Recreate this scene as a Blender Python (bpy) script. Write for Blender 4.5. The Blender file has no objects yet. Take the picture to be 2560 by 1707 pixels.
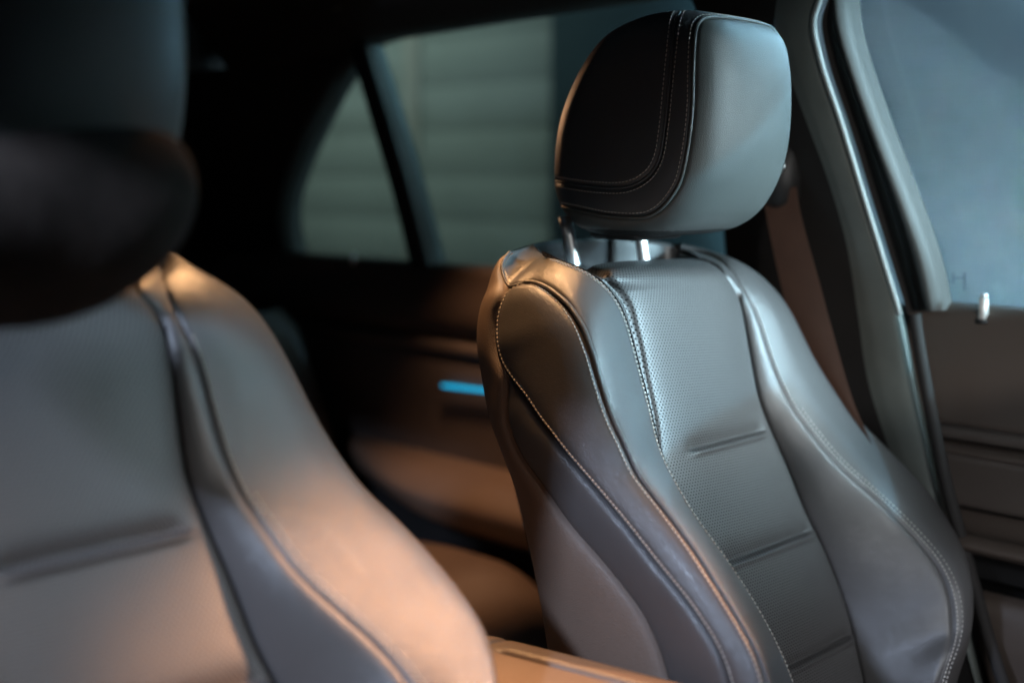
import bpy, math, numpy as np
from mathutils import Vector
rng = np.random.default_rng(7)
SC = bpy.context.scene
COL = SC.collection

# ---------------------------------------------------------------- camera
S2 = math.sqrt(.5); PITCH = math.radians(7.8); CAM = np.array([0., 0., 1.05]); FPX = 3048.
CF = np.array([-S2*math.cos(PITCH), -S2*math.cos(PITCH), -math.sin(PITCH)])
CR = np.array([-S2, S2, 0.]); CU = np.cross(CR, CF)
cd = bpy.data.cameras.new('camera'); cam = bpy.data.objects.new('camera', cd); COL.objects.link(cam)
cam.location = CAM
from mathutils import Matrix
M3 = Matrix(((CR[0], CU[0], -CF[0]), (CR[1], CU[1], -CF[1]), (CR[2], CU[2], -CF[2])))
cam.rotation_euler = M3.to_euler()
cd.sensor_width = 36; cd.lens = FPX/2560*36; cd.clip_start = .02; cd.clip_end = 60
cd.dof.use_dof = True; cd.dof.focus_distance = 1.36; cd.dof.aperture_fstop = 1.5; cd.dof.aperture_blades = 9
SC.camera = cam

# ---------------------------------------------------------------- world, lamps, exposure
W = bpy.data.worlds.new('World'); SC.world = W; W.use_nodes = True
W.node_tree.nodes['Background'].inputs[0].default_value = (.5, .75, 1., 1)
W.node_tree.nodes['Background'].inputs[1].default_value = .02

def lamp(name, kind, loc, to, energy, color, size=.3, size_y=None, spot=None, blend=.3, spread=None):
    l = bpy.data.lights.new(name, kind); o = bpy.data.objects.new(name, l); COL.objects.link(o)
    l.energy = energy; l.color = color
    if kind == 'AREA':
        l.size = size
        if size_y: l.shape = 'RECTANGLE'; l.size_y = size_y
        if spread: l.spread = math.radians(spread)
    else:
        l.shadow_soft_size = size
    if kind == 'SPOT': l.spot_size = math.radians(spot); l.spot_blend = blend
    o.location = loc
    o.rotation_euler = (Vector(to)-Vector(loc)).to_track_quat('-Z', 'Y').to_euler()
    return o

COOL = (.62, .86, 1.); WARM = (1., .56, .26); GREEN = (.66, 1., .86)
lamp('windscreen_daylight', 'AREA', (-2.0, 1.3, 1.5), (-1.38, -.9, .9), 9, (0.66, 0.90, 1), .7, .5, spread=36)
lamp('forecourt_lamp', 'SPOT', (-2.2, 2.6, 1.75), (-1.33, -.9, .95), 580, (0.34, 0.74, 1), 0.02, spot=17, blend=.4)
lamp('warm_cabin_lamp', 'SPOT', (-1.335, -1.50, 1.31), (-1.40, -1.46, 0.42), 25, (1, 0.55, 0.3), .03, spot=75, blend=.8)
lamp('warm_rear_lamp', 'SPOT', (-1.35, -1.72, 1.22), (-1.10, -1.04, 1.12), 3, (1, .55, .28), .03, spot=22, blend=.5)
lamp('warm_overhead_fill', 'SPOT', (-1.07, -1.36, 1.95), (-.86, -.90, .8), 115, (1, 0.53, 0.23), .05, spot=50, blend=.4)  # added overhead fill for shoulder, bolster and console, through a made-up roof opening
lamp('far_side_fill', 'SPOT', (-.25, 1.1, 1.22), (-1.56, -.68, .74), 75, (0.98, 0.96, 0.92), 0.03, spot=34, blend=.7)  # added fill for the front door, pillar and belt; no source seen
lamp('warm_street_lamp', 'SPOT', (-2.2, 0.6, 1.9), (-.655, -.75, .62), 800, (1, 0.50, 0.27), .04, spot=11, blend=.9)
lamp('front_soft_light', 'SPOT', (-.35, 1.2, 1.85), (-.42, -.8, .70), 85, (1, .88, .80), .12, spot=26, blend=.6)
lamp('low_side_fill', 'AREA', (-0.95, -0.02, 0.78), (-1.36, -0.66, 0.50), 0.7, (0.92, 0.96, 1), 0.12, spread=80)  # added fill for the lower far bolster and door; nothing glows there
lamp('near_door_daylight', 'AREA', (0.9, -0.5, 1.70), (-.8, -.8, .7), 44, (0.6, 0.74, 1), 0.12)
lamp('yard_wall_lamp', 'AREA', (-2.35, -.5, 3.5), (-3.3, -1.15, .9), 640, (0.52, 0.82, 1), .7, spread=55)
lamp('shutter_wall_lamp', 'AREA', (-2.2, -4.2, 3.4), (-3.4, -4.3, .8), 27, (0.84, 1, 0.98), .8, spread=110)
SC.view_settings.view_transform = 'Standard'; SC.view_settings.look = 'None'
SC.view_settings.exposure = 0; SC.view_settings.gamma = 1
SC.render.engine = 'CYCLES'
SC.cycles.use_denoising = True
SC.cycles.max_bounces = 6

# ---------------------------------------------------------------- helpers
def ray(x, y): return CF + CR*(x-1280)/FPX + CU*(853.5-y)/FPX
ZB = [.20, .30, .49, .73, .88, .93]; YB = [-.65, -.68, -.757, -.855, -.90, -.912]
def base_y(z): return float(np.interp(z, ZB, YB))
def on_d(x, y, d):          # a point on the backrest, d metres in front of its middle sheet
    r = ray(x, y); t = 1.4
    for _ in range(60): t = (base_y(CAM[2]+t*r[2])+d-CAM[1])/r[1]
    return CAM+t*r
def on_x(x, y, X): r = ray(x, y); return CAM+r*(X-CAM[0])/r[0]
def on_y(x, y, Y): r = ray(x, y); return CAM+r*(Y-CAM[1])/r[1]
def on_z(x, y, Z): r = ray(x, y); return CAM+r*(Z-CAM[2])/r[2]
def cabin_x(z):             # the inner face of the car's side: doors below, glass leaning in above
    return -1.60+max(0, z-.865)/.435*.15
def on_side(x, y, off=0):
    r = ray(x, y); t = 2
    for _ in range(60): t = (cabin_x(CAM[2]+t*r[2])+off)/r[0]
    return CAM+t*r
def spline(P, n, ext=0):    # centripetal Catmull-Rom resampled evenly
    P = np.array(P, float)
    if ext:
        d = P[-1]-P[-2]; d = d/np.linalg.norm(d)+np.array([0, .25, -1.]); P = np.vstack([P, P[-1]+d/np.linalg.norm(d)*ext])
    Q = np.vstack([2*P[0]-P[1], P, 2*P[-1]-P[-2]])
    out = []
    for i in range(1, len(Q)-2):
        p0, p1, p2, p3 = Q[i-1:i+3]
        t0 = 0; t1 = t0+max(1e-6, np.linalg.norm(p1-p0))**.5; t2 = t1+max(1e-6, np.linalg.norm(p2-p1))**.5; t3 = t2+max(1e-6, np.linalg.norm(p3-p2))**.5
        t = np.linspace(t1, t2, 24, endpoint=False)[:, None]
        A1 = (t1-t)/(t1-t0)*p0+(t-t0)/(t1-t0)*p1; A2 = (t2-t)/(t2-t1)*p1+(t-t1)/(t2-t1)*p2; A3 = (t3-t)/(t3-t2)*p2+(t-t2)/(t3-t2)*p3
        B1 = (t2-t)/(t2-t0)*A1+(t-t0)/(t2-t0)*A2; B2 = (t3-t)/(t3-t1)*A2+(t-t1)/(t3-t1)*A3
        out.append((t2-t)/(t2-t1)*B1+(t-t1)/(t2-t1)*B2)
    out = np.vstack(out+[P[-1:]])
    return resample(out, n)
def resample(P, n):
    s = np.r_[0, np.cumsum(np.linalg.norm(np.diff(P, axis=0), axis=1))]
    u = np.linspace(0, s[-1], n)
    return np.stack([np.interp(u, s, P[:, k]) for k in range(3)], 1)
def smooth(P, k=6):
    P = P.copy()
    for _ in range(k): P[1:-1] = .5*P[1:-1]+.25*(P[:-2]+P[2:])
    return P

def mesh_obj(name, V, Fc, mat, parent=None, uv=None, smooth_=True, org=None, kind=None, label=None):
    V = np.asarray(V, float)
    o0 = ORG if org is None else np.asarray(org, float)
    me = bpy.data.meshes.new(name)
    me.from_pydata((V-o0).tolist(), [], [tuple(f) for f in Fc]); me.validate()
    if uv is not None:
        l = me.uv_layers.new(name='UVMap'); vi = np.empty(len(me.loops), int); me.loops.foreach_get('vertex_index', vi)
        l.data.foreach_set('uv', np.asarray(uv)[vi].ravel().astype(np.float32))
    if smooth_: me.polygons.foreach_set('use_smooth', [True]*len(me.polygons))
    me.materials.append(mat); me.update()
    o = bpy.data.objects.new(name, me); COL.objects.link(o)
    if parent: o.parent = parent
    else: o.location = o0
    if kind: o['kind'] = kind
    if label: o['label'] = label
    return o
ORG = np.zeros(3)
def thing(name, label, cat, loc, group=None):
    global ORG
    o = bpy.data.objects.new(name, None); COL.objects.link(o); o.location = loc; o.empty_display_size = .1
    o['label'] = label; o['category'] = cat
    if group: o['group'] = group
    ORG = np.array(loc, float)
    return o

class Grid: pass
def loft(name, curves, mat, parent, n=160, m=24, bulge=0., sink=.003, sw=.003, disp=None, power=2.6, hint=None, caps=(1, 1), closed=False, **kw):
    """a leather panel stretched between seam curves, domed by bulge, its edges rolled into the seams"""
    cs = [resample(c, n) for c in curves]
    v = .5-.5*np.cos(np.linspace(0, math.pi, m))
    K = len(cs)
    arr = np.stack(cs, 1)                                   # n,K,3
    if K > 2:
        w = np.array([0]+list(np.cumsum([np.mean(np.linalg.norm(cs[k+1]-cs[k], axis=1)) for k in range(K-1)]))); w /= w[-1]
        G = np.zeros((n, m, 3))
        for k in range(3):
            for i in range(n):
                G[i, :, k] = pchip(w, arr[i, :, k], v)
    else:
        G = arr[:, :1]*(1-v)[None, :, None]+arr[:, 1:]*v[None, :, None]
    def normals(G):
        du = np.gradient(G, axis=0); dv = np.gradient(G, axis=1)
        N = np.cross(du, dv); L = np.linalg.norm(N, axis=2, keepdims=True); N /= np.maximum(L, 1e-12)
        h = (CAM if hint is None else np.array(hint))-G
        if (N*h).sum(2).mean() < 0: N = -N; normals.f = True
        return N
    normals.f = False
    N = normals(G); flip = normals.f
    prof = (1-np.abs(2*v-1)**power)**(1/power)
    seg = np.linalg.norm(np.diff(G, axis=1), axis=2); s = np.concatenate([np.zeros((n, 1)), np.cumsum(seg, 1)], 1)
    tot = s[:, -1:]
    bl = bulge(np.linspace(0, 1, n))[:, None] if callable(bulge) else bulge
    narrow = np.clip(tot/.05, 0, 1)
    D = bl*prof[None]*narrow
    if sink:
        D = D-sink*(caps[0]*np.exp(-(s/sw)**2)+caps[1]*np.exp(-((tot-s)/sw)**2))
    if disp is not None: D = D+disp(G, s, tot)
    G = G+N*D[..., None]
    du = np.r_[0, np.cumsum(np.linalg.norm(np.diff(G[:, m//2], axis=0), axis=1))]
    uv = np.stack([s-tot/2, np.repeat(du[:, None], m, 1)], 2)
    idx = np.arange(n*m).reshape(n, m)
    q = np.stack([idx[:-1, :-1], idx[1:, :-1], idx[1:, 1:], idx[:-1, 1:]], 2).reshape(-1, 4)
    if flip: q = q[:, ::-1]
    o = mesh_obj(name, G.reshape(-1, 3), q.tolist(), mat, parent, uv.reshape(-1, 2), **kw)
    g = Grid(); g.o = o; g.G = G; g.N = N; g.s = s; g.tot = tot
    return g
def pchip(x, y, xi):
    h = np.diff(x); d = np.diff(y)/h; n = len(x); mm = np.zeros(n)
    mm[0] = d[0]; mm[-1] = d[-1]
    for i in range(1, n-1): mm[i] = (d[i-1]*h[i]+d[i]*h[i-1])/(h[i]+h[i-1])
    k = np.clip(np.searchsorted(x, xi)-1, 0, n-2); t = (xi-x[k])/h[k]
    return ((1+2*t)*(1-t)**2*y[k]+t*(1-t)**2*h[k]*mm[k]+t*t*(3-2*t)*y[k+1]+t*t*(t-1)*h[k]*mm[k+1])
def at_dist(g, dist, side=0, lift=0., i0=0, i1=None):
    """the line that runs dist metres in from one edge of a panel"""
    P = []; Ns = []
    n = len(g.G)
    for i in range(i0, i1 or n):
        x = g.s[i]; tgt = dist if side == 0 else g.tot[i, 0]-dist
        tgt = min(max(tgt, 0), g.tot[i, 0])
        P.append([np.interp(tgt, x, g.G[i, :, k]) for k in range(3)]); Ns.append([np.interp(tgt, x, g.N[i, :, k]) for k in range(3)])
    P = np.array(P); Ns = np.array(Ns); Ns /= np.maximum(np.linalg.norm(Ns, axis=1, keepdims=True), 1e-9)
    if np.linalg.norm(Ns[0]) < .5: Ns[0] = Ns[1]
    return P+Ns*lift, Ns
def tube(name, P, r, mat, parent=None, k=8, cap=True, flat=None, Nrm=None, **kw):
    P = np.asarray(P, float); n = len(P); T = np.gradient(P, axis=0); T /= np.linalg.norm(T, axis=1, keepdims=True)
    V = []; up = np.array([0, 0, 1.]) if abs(T[0][2]) < .9 else np.array([1., 0, 0])
    if Nrm is None:
        b = np.cross(T[0], up); b /= np.linalg.norm(b)
    for i in range(n):
        if Nrm is None:
            b = b-T[i]*(b@T[i]); b /= np.linalg.norm(b); c = np.cross(T[i], b)
        else:
            c = Nrm[i]-T[i]*(Nrm[i]@T[i]); c /= np.linalg.norm(c); b = np.cross(c, T[i])
        rr = r[i] if hasattr(r, '__len__') else r
        for j in range(k):
            a = 2*math.pi*j/k; V.append(P[i]+b*math.cos(a)*rr*(1 if flat is None else flat)+c*math.sin(a)*rr)
    F = [(i*k+j, i*k+(j+1) % k, (i+1)*k+(j+1) % k, (i+1)*k+j) for i in range(n-1) for j in range(k)]
    if cap: F += [tuple(range(k))[::-1], tuple((n-1)*k+j for j in range(k))]
    return mesh_obj(name, V, F, mat, parent, **kw)
def stitches(P, Ns, mat, parent, pitch=.0052, length=.0036, r=.00062, tilt=0., name='stitching'):
    """sewing thread: one short rounded strand per stitch"""
    s = np.r_[0, np.cumsum(np.linalg.norm(np.diff(P, axis=0), axis=1))]
    V = []; F = []
    L = s[-1]; cnt = int(L/pitch)
    f = lambda A, x: np.array([np.interp(x, s, A[:, k]) for k in range(3)])
    for i in range(cnt):
        a = (i+.2)*pitch; ln = length*(1+rng.normal()*.05)
        p0 = f(P, a); p1 = f(P, min(L, a+ln)); nn = f(Ns, a); t = p1-p0; le = np.linalg.norm(t)
        if le < 1e-5: continue
        t /= le; b = np.cross(nn, t); b /= np.linalg.norm(b)
        p0 = p0+b*tilt; p1 = p1-b*tilt
        o = len(V)
        for q, rr, h in ((p0, .5, 0), (p0+(p1-p0)*.25, 1, .5), (p0+(p1-p0)*.75, 1, .5), (p1, .5, 0)):
            for j in range(5):
                an = 2*math.pi*j/5; V.append(q+b*math.cos(an)*r*rr+nn*(math.sin(an)*r*rr+h*r))
        for k in range(3):
            for j in range(5): F.append((o+k*5+j, o+k*5+(j+1) % 5, o+k*5+5+(j+1) % 5, o+k*5+5+j))
        F.append(tuple(o+j for j in range(5))[::-1]); F.append(tuple(o+15+j for j in range(5)))
    return mesh_obj(name, V, F, mat, parent, kind='stuff')
def box(name, lo, hi, mat, parent=None, bev=.004, seg=3, **kw):
    import bmesh
    bm = bmesh.new(); bmesh.ops.create_cube(bm, size=1)
    lo = np.array(lo, float); hi = np.array(hi, float)
    for v in bm.verts: v.co = Vector((lo+hi)/2)+Vector([v.co[k]*(hi-lo)[k] for k in range(3)])
    if bev: bmesh.ops.bevel(bm, geom=bm.edges[:], offset=bev, segments=seg, affect='EDGES', profile=.5)
    bm.verts.index_update()
    V = [tuple(v.co) for v in bm.verts]; F = [tuple(v.index for v in f.verts) for f in bm.faces]
    bm.free()
    return mesh_obj(name, V, F, mat, parent, **kw)
def slab(name, poly, thick, mat, parent=None, nrm=(1, 0, 0), **kw):
    """a flat outline with real thickness"""
    P = np.array(poly, float); nn = np.array(nrm, float)*thick; n = len(P)
    V = np.vstack([P, P-nn]); F = [tuple(range(n)), tuple(range(2*n-1, n-1, -1))]+[(i, i+n, (i+1) % n+n, (i+1) % n) for i in range(n)]
    return mesh_obj(name, V, F, mat, parent, smooth_=False, **kw)
def copy_tree(o, parent=None):
    c = o.copy(); COL.objects.link(c); c.parent = parent
    for ch in list(o.children): copy_tree(ch, c)
    return c

# ---------------------------------------------------------------- materials
def mat(name, col, rough=.5, metal=0., spec=.5, emit=None, estr=0., coat=0.):
    m = bpy.data.materials.new(name); m.use_nodes = True; b = m.node_tree.nodes['Principled BSDF']
    b.inputs['Base Color'].default_value = (*col, 1); b.inputs['Roughness'].default_value = rough
    b.inputs['Metallic'].default_value = metal; b.inputs['Specular IOR Level'].default_value = spec
    b.inputs['Coat Weight'].default_value = coat
    if emit: b.inputs['Emission Color'].default_value = (*emit, 1); b.inputs['Emission Strength'].default_value = estr
    return m
def nd(m, t, **kw):
    n = m.node_tree.nodes.new(t)
    for k, v in kw.items(): setattr(n, k, v)
    return n
def leather(name, col, rough=.34, perf=False, grain=1., scale=1.):
    m = mat(name, col, rough, spec=.72); nt = m.node_tree; L = nt.links.new; b = nt.nodes['Principled BSDF']
    tc = nd(m, 'ShaderNodeTexCoord')
    v = nd(m, 'ShaderNodeTexVoronoi', feature='DISTANCE_TO_EDGE'); v.inputs['Scale'].default_value = 620*scale
    nz0 = nd(m, 'ShaderNodeTexNoise'); nz0.inputs['Scale'].default_value = 90; nz0.inputs['Detail'].default_value = 3
    add = nd(m, 'ShaderNodeMixRGB', blend_type='ADD'); add.inputs[0].default_value = .0012
    L(tc.outputs['Object'], nz0.inputs['Vector']); L(tc.outputs['Object'], add.inputs[1]); L(nz0.outputs['Color'], add.inputs[2]); L(add.outputs[0], v.inputs['Vector'])
    r = nd(m, 'ShaderNodeValToRGB'); r.color_ramp.elements[0].position = .0; r.color_ramp.elements[1].position = .22
    L(v.outputs['Distance'], r.inputs[0])
    nz = nd(m, 'ShaderNodeTexNoise'); nz.inputs['Scale'].default_value = 34; nz.inputs['Detail'].default_value = 5; nz.inputs['Roughness'].default_value = .6
    L(tc.outputs['Object'], nz.inputs['Vector'])
    b1 = nd(m, 'ShaderNodeBump'); b1.inputs['Strength'].default_value = .30*grain; b1.inputs['Distance'].default_value = .0005
    b2 = nd(m, 'ShaderNodeBump'); b2.inputs['Strength'].default_value = .06; b2.inputs['Distance'].default_value = .0022
    L(nz.outputs['Fac'], b2.inputs['Height']); L(r.outputs[0], b1.inputs['Height']); 
    # fine creases, only in places
    v3 = nd(m, 'ShaderNodeTexVoronoi', feature='DISTANCE_TO_EDGE'); v3.inputs['Scale'].default_value = 95
    nw = nd(m, 'ShaderNodeTexNoise'); nw.inputs['Scale'].default_value = 40; nw.inputs['Detail'].default_value = 4
    ad = nd(m, 'ShaderNodeMixRGB', blend_type='ADD'); ad.inputs[0].default_value = .03
    L(tc.outputs['Object'], nw.inputs['Vector']); L(tc.outputs['Object'], ad.inputs[1]); L(nw.outputs['Color'], ad.inputs[2]); L(ad.outputs[0], v3.inputs['Vector'])
    r3 = nd(m, 'ShaderNodeMapRange'); r3.inputs[1].default_value = 0; r3.inputs[2].default_value = .12; L(v3.outputs['Distance'], r3.inputs[0])
    nm = nd(m, 'ShaderNodeTexNoise'); nm.inputs['Scale'].default_value = 11; nm.inputs['Detail'].default_value = 3; L(tc.outputs['Object'], nm.inputs['Vector'])
    rm = nd(m, 'ShaderNodeMapRange'); rm.inputs[1].default_value = .50; rm.inputs[2].default_value = .68; rm.inputs[4].default_value = .0; L(nm.outputs['Fac'], rm.inputs[0])
    b0 = nd(m, 'ShaderNodeBump'); b0.inputs['Distance'].default_value = .0012; L(rm.outputs[0], b0.inputs['Strength']); L(r3.outputs[0], b0.inputs['Height'])
    L(b2.outputs[0], b0.inputs['Normal']); L(b0.outputs[0], b1.inputs['Normal'])
    last = b1
    # wear: slow change of tone and polish
    mr = nd(m, 'ShaderNodeMapRange'); mr.inputs[3].default_value = rough-.04; mr.inputs[4].default_value = rough+.07
    nz2 = nd(m, 'ShaderNodeTexNoise'); nz2.inputs['Scale'].default_value = 9; nz2.inputs['Detail'].default_value = 6
    L(tc.outputs['Object'], nz2.inputs['Vector']); L(nz2.outputs['Fac'], mr.inputs[0]); L(mr.outputs[0], b.inputs['Roughness'])
    cm = nd(m, 'ShaderNodeMixRGB', blend_type='MIX'); cm.inputs[1].default_value = (*[c*.86 for c in col], 1); cm.inputs[2].default_value = (*[min(1, c*1.12) for c in col], 1)
    L(nz2.outputs['Fac'], cm.inputs[0]); cur = cm
    if perf:
        uv = nd(m, 'ShaderNodeUVMap'); uv.uv_map = 'UVMap'
        sp = nd(m, 'ShaderNodeSeparateXYZ'); L(uv.outputs[0], sp.inputs[0])
        def mth(op, a, bb=None):
            n = nd(m, 'ShaderNodeMath', operation=op)
            for i, q in enumerate((a, bb)):
                if q is None: continue
                if isinstance(q, (int, float)): n.inputs[i].default_value = q
                else: L(q, n.inputs[i])
            return n.outputs[0]
        px, py = .0050, .0068
        ds = []
        for off in (0., .5):
            fx = mth('SUBTRACT', mth('FRACT', mth('ADD', mth('DIVIDE', sp.outputs[0], px), 50+off)), .5)
            fy = mth('SUBTRACT', mth('FRACT', mth('ADD', mth('DIVIDE', sp.outputs[1], py), 50+off)), .5)
            fx = mth('MULTIPLY', fx, px); fy = mth('MULTIPLY', fy, py)
            ds.append(mth('SQRT', mth('ADD', mth('MULTIPLY', fx, fx), mth('MULTIPLY', fy, fy))))
        dd = mth('MINIMUM', ds[0], ds[1])
        mp = nd(m, 'ShaderNodeMapRange'); mp.inputs[1].default_value = .0007; mp.inputs[2].default_value = .00105
        L(dd, mp.inputs[0])
        c2 = nd(m, 'ShaderNodeMixRGB'); c2.inputs[1].default_value = (.006, .005, .005, 1); L(mp.outputs[0], c2.inputs[0]); L(cm.outputs[0], c2.inputs[2]); cur = c2
        b3 = nd(m, 'ShaderNodeBump'); b3.inputs['Strength'].default_value = .6; b3.inputs['Distance'].default_value = .0008
        sm = nd(m, 'ShaderNodeMath', operation='MULTIPLY'); sm.inputs[1].default_value = .5; L(mp.outputs[0], sm.inputs[0]); L(sm.outputs[0], b.inputs['Specular IOR Level'])
        L(mp.outputs[0], b3.inputs['Height']); L(last.outputs[0], b3.inputs['Normal']); last = b3
    L(cur.outputs[0], b.inputs['Base Color']); L(last.outputs[0], b.inputs['Normal'])
    return m
def noisy(name, col, rough=.7, sc=20, amt=.25, bump=.0, bsc=200, **k):
    m = mat(name, col, rough, **k); nt = m.node_tree; L = nt.links.new; b = nt.nodes['Principled BSDF']
    tc = nd(m, 'ShaderNodeTexCoord'); nz = nd(m, 'ShaderNodeTexNoise'); nz.inputs['Scale'].default_value = sc; nz.inputs['Detail'].default_value = 6
    L(tc.outputs['Object'], nz.inputs['Vector'])
    c = nd(m, 'ShaderNodeMixRGB'); c.inputs[1].default_value = (*[x*(1-amt) for x in col], 1); c.inputs[2].default_value = (*[x*(1+amt) for x in col], 1)
    L(nz.outputs['Fac'], c.inputs[0]); L(c.outputs[0], b.inputs['Base Color'])
    if bump:
        n2 = nd(m, 'ShaderNodeTexNoise'); n2.inputs['Scale'].default_value = bsc; L(tc.outputs['Object'], n2.inputs['Vector'])
        bp = nd(m, 'ShaderNodeBump'); bp.inputs['Strength'].default_value = bump; bp.inputs['Distance'].default_value = .001
        L(n2.outputs['Fac'], bp.inputs['Height']); L(bp.outputs[0], b.inputs['Normal'])
    return m
def glass(name, tint, refl=.1):
    m = bpy.data.materials.new(name); m.use_nodes = True; nt = m.node_tree; nt.nodes.clear(); L = nt.links.new
    o = nd(m, 'ShaderNodeOutputMaterial'); t = nd(m, 'ShaderNodeBsdfTransparent'); t.inputs[0].default_value = (*tint, 1)
    g = nd(m, 'ShaderNodeBsdfGlossy'); g.inputs['Roughness'].default_value = .02
    lw = nd(m, 'ShaderNodeLayerWeight'); lw.inputs[0].default_value = .5
    pw_ = nd(m, 'ShaderNodeMath', operation='POWER'); pw_.inputs[1].default_value = 5; L(lw.outputs['Facing'], pw_.inputs[0])
    f = nd(m, 'ShaderNodeMath', operation='MULTIPLY_ADD'); f.inputs[1].default_value = .9; f.inputs[2].default_value = .035; L(pw_.outputs[0], f.inputs[0])
    mx = nd(m, 'ShaderNodeMixShader'); L(f.outputs[0], mx.inputs[0]); L(t.outputs[0], mx.inputs[1]); L(g.outputs[0], mx.inputs[2]); L(mx.outputs[0], o.inputs[0])
    return m
LC = (.074, .069, .068)
M_LEATHER = leather('leather', LC); M_PERF = leather('perforated_leather', LC, rough=.41, perf=True, grain=.5)
M_SHELL = leather('grained_vinyl', (.15, .105, .08), rough=.5, grain=1.6, scale=.75)
M_HEAD = leather('headrest_leather', (.078, .084, .080), rough=.38)
M_HEADSHADE = leather('shaded_headrest_leather', (.062, .070, .078), rough=.40)  # headrest leather darkened and cooled, shade put into the side's colour
M_THREAD = mat('thread', (.52, .48, .44), .7)
M_CHROME = mat('chrome', (.92, .93, .94), .42, 1.)
M_GLOSS = mat('piano_black', (.008, .008, .009), .34)
M_BLACK = noisy('black_plastic', (.014, .013, .013), .55, bump=.2)
M_RUBBER = noisy('rubber_seal', (.012, .012, .012), .45)
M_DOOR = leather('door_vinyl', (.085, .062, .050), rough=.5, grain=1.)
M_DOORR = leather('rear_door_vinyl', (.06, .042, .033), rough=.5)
M_DOORDK = leather('dark_door_vinyl', (.095, .075, .065), rough=.5)
M_TRIM = noisy('pillar_trim', (.105, .115, .105), .46, bump=.15, bsc=600)
M_CLOTH = noisy('headliner_cloth', (.012, .010, .009), .9, bump=.3, bsc=500)
M_CONSOLE_LIT = leather('lit_console_leather', (.15, .105, .075), rough=.42)  # seat leather recoloured tan, warm light put into the colour
M_BENCH = leather('bench_leather', (.15, .105, .078), rough=.40)
M_BELT = noisy('belt_webbing', (.14, .068, .045), .7, bump=.5, bsc=900)
M_ALU = mat('aluminium', (.72, .70, .68), .28, 1.)
M_GASKET = noisy('gasket_rubber', (.028, .025, .024), .75, spec=.2)
M_FRAME = noisy('window_frame_trim', (.08, .08, .076), .55, bump=.15, bsc=600)
M_SATIN = mat('satin_trim', (.36, .37, .36), .5)
M_PIN = mat('lock_pin_silver', (.72, .68, .64), .35, .3)
M_STRIP = mat('ambient_light', (.0, .1, .15), .4, emit=(.0, .38, .68), estr=1.25)
M_GLASS_T = glass('tinted_glass', (.66, .72, .69)); M_GLASS_C = glass('clear_glass', (.93, .96, .96))
M_WALLB = noisy('painted_wall', (.34, .42, .46), .8, sc=2.2, amt=.10, bump=.2, bsc=60)
M_SLAT = noisy('shutter_slat', (.32, .345, .325), .7, sc=3, amt=.12)
M_SLATD = noisy('dark_column_paint', (.05, .085, .105), .7, sc=3, amt=.1)
M_POST = noisy('pale_post', (.42, .40, .36), .7, sc=3, amt=.1)
M_STAMP = mat('stamp_print', (.05, .07, .08), .6); M_STAMP.node_tree.nodes['Principled BSDF'].inputs['Alpha'].default_value = .22
M_GROUND = noisy('asphalt', (.05, .05, .05), .9, sc=8, amt=.3, bump=.5, bsc=90)
M_CARPET = noisy('carpet', (.02, .018, .016), .95, bump=.6, bsc=700)

# ================================================================ FRONT SEAT (the far one, in focus)
XC = -1.205
seat = thing('car_seat', 'sharply focused grey brown leather seat with pale stitching, its headrest raised on chrome posts', 'car seat', (XC, -.6, .2), 'front seats')
cur = {}
def D(lst): return [on_d(x, y, d) for x, y, d in lst]
def X_(lst): return [on_x(x, y, d) for x, y, d in lst]
def Y_(lst): return [on_y(x, y, d) for x, y, d in lst]
s5_low = D([(1833, 721, 0), (1848.7, 759.4, 0), (1861, 817, 0), (1871, 874, 0), (1896, 998, 0), (1925, 1076, 0), (1966, 1171, 0), (2006, 1270, 0), (2047, 1356, 0), (2083, 1442, 0), (2114.7, 1532, 0), (2137, 1622, 0), (2155, 1703, 0)])
s5 = spline(Y_([(1757, 661, -.965), (1780, 666, -.945)])+D([(1812, 690, -.003)])+s5_low, 400, .16)
s4_low = [np.array([2*XC-p[0], p[1], p[2]]) for p in s5_low if p[2] < .80]
s4 = spline(Y_([(1470, 676, -.968), (1496, 683, -.945)])+D([(1520, 696, 0), (1547.7, 730, 0), (1571, 770, 0), (1583, 817, 0), (1595, 864.6, 0), (1607, 928, 0)])+s4_low, 400, .16)
s6_top = Y_([(1700, 628, -1.035), (1740, 637, -1.015), (1780, 652, -.975)])
s6_low = D([(1823, 673, -.012), (1852, 711, .0), (1874, 753, .008), (1896, 804, .01), (1912, 861, .012), (1932, 919, .016), (1954, 970, .022), (1989, 1034, .032), (2018, 1067, .04), (2069, 1135, .052), (2114.7, 1180, .062), (2173, 1230, .075), (2241, 1293, .09), (2295, 1352, .106), (2340, 1405.7, .12), (2367, 1460, .127), (2380, 1518, .13), (2383, 1577, .12)])+X_([(2367, 1640, -1.375), (2344, 1707, -1.365)])
s6 = smooth(spline(s6_top+s6_low, 400, .14), 120)
s7_top = Y_([(1689, 617, -1.05), (1727, 624, -1.035), (1791, 641, -.985), (1839, 660, -.95)])
s7_low = D([(1887, 686, -.025), (1934.7, 730.7, -.01), (1966.6, 775, 0), (1998.5, 839, .004), (2030, 903, .01), (2072, 970, .02), (2123, 1040, .03), (2150.8, 1058.6+5, .036), (2218, 1130.7, .052), (2281, 1194, .072), (2340, 1266, .09), (2376, 1324, .11), (2407, 1388, .13), (2421, 1451, .137), (2421, 1541, .13)])+X_([(2403, 1631, -1.435), (2376, 1703, -1.43)])
s7 = smooth(spline(s7_top+s7_low, 400, .14), 120)
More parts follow.
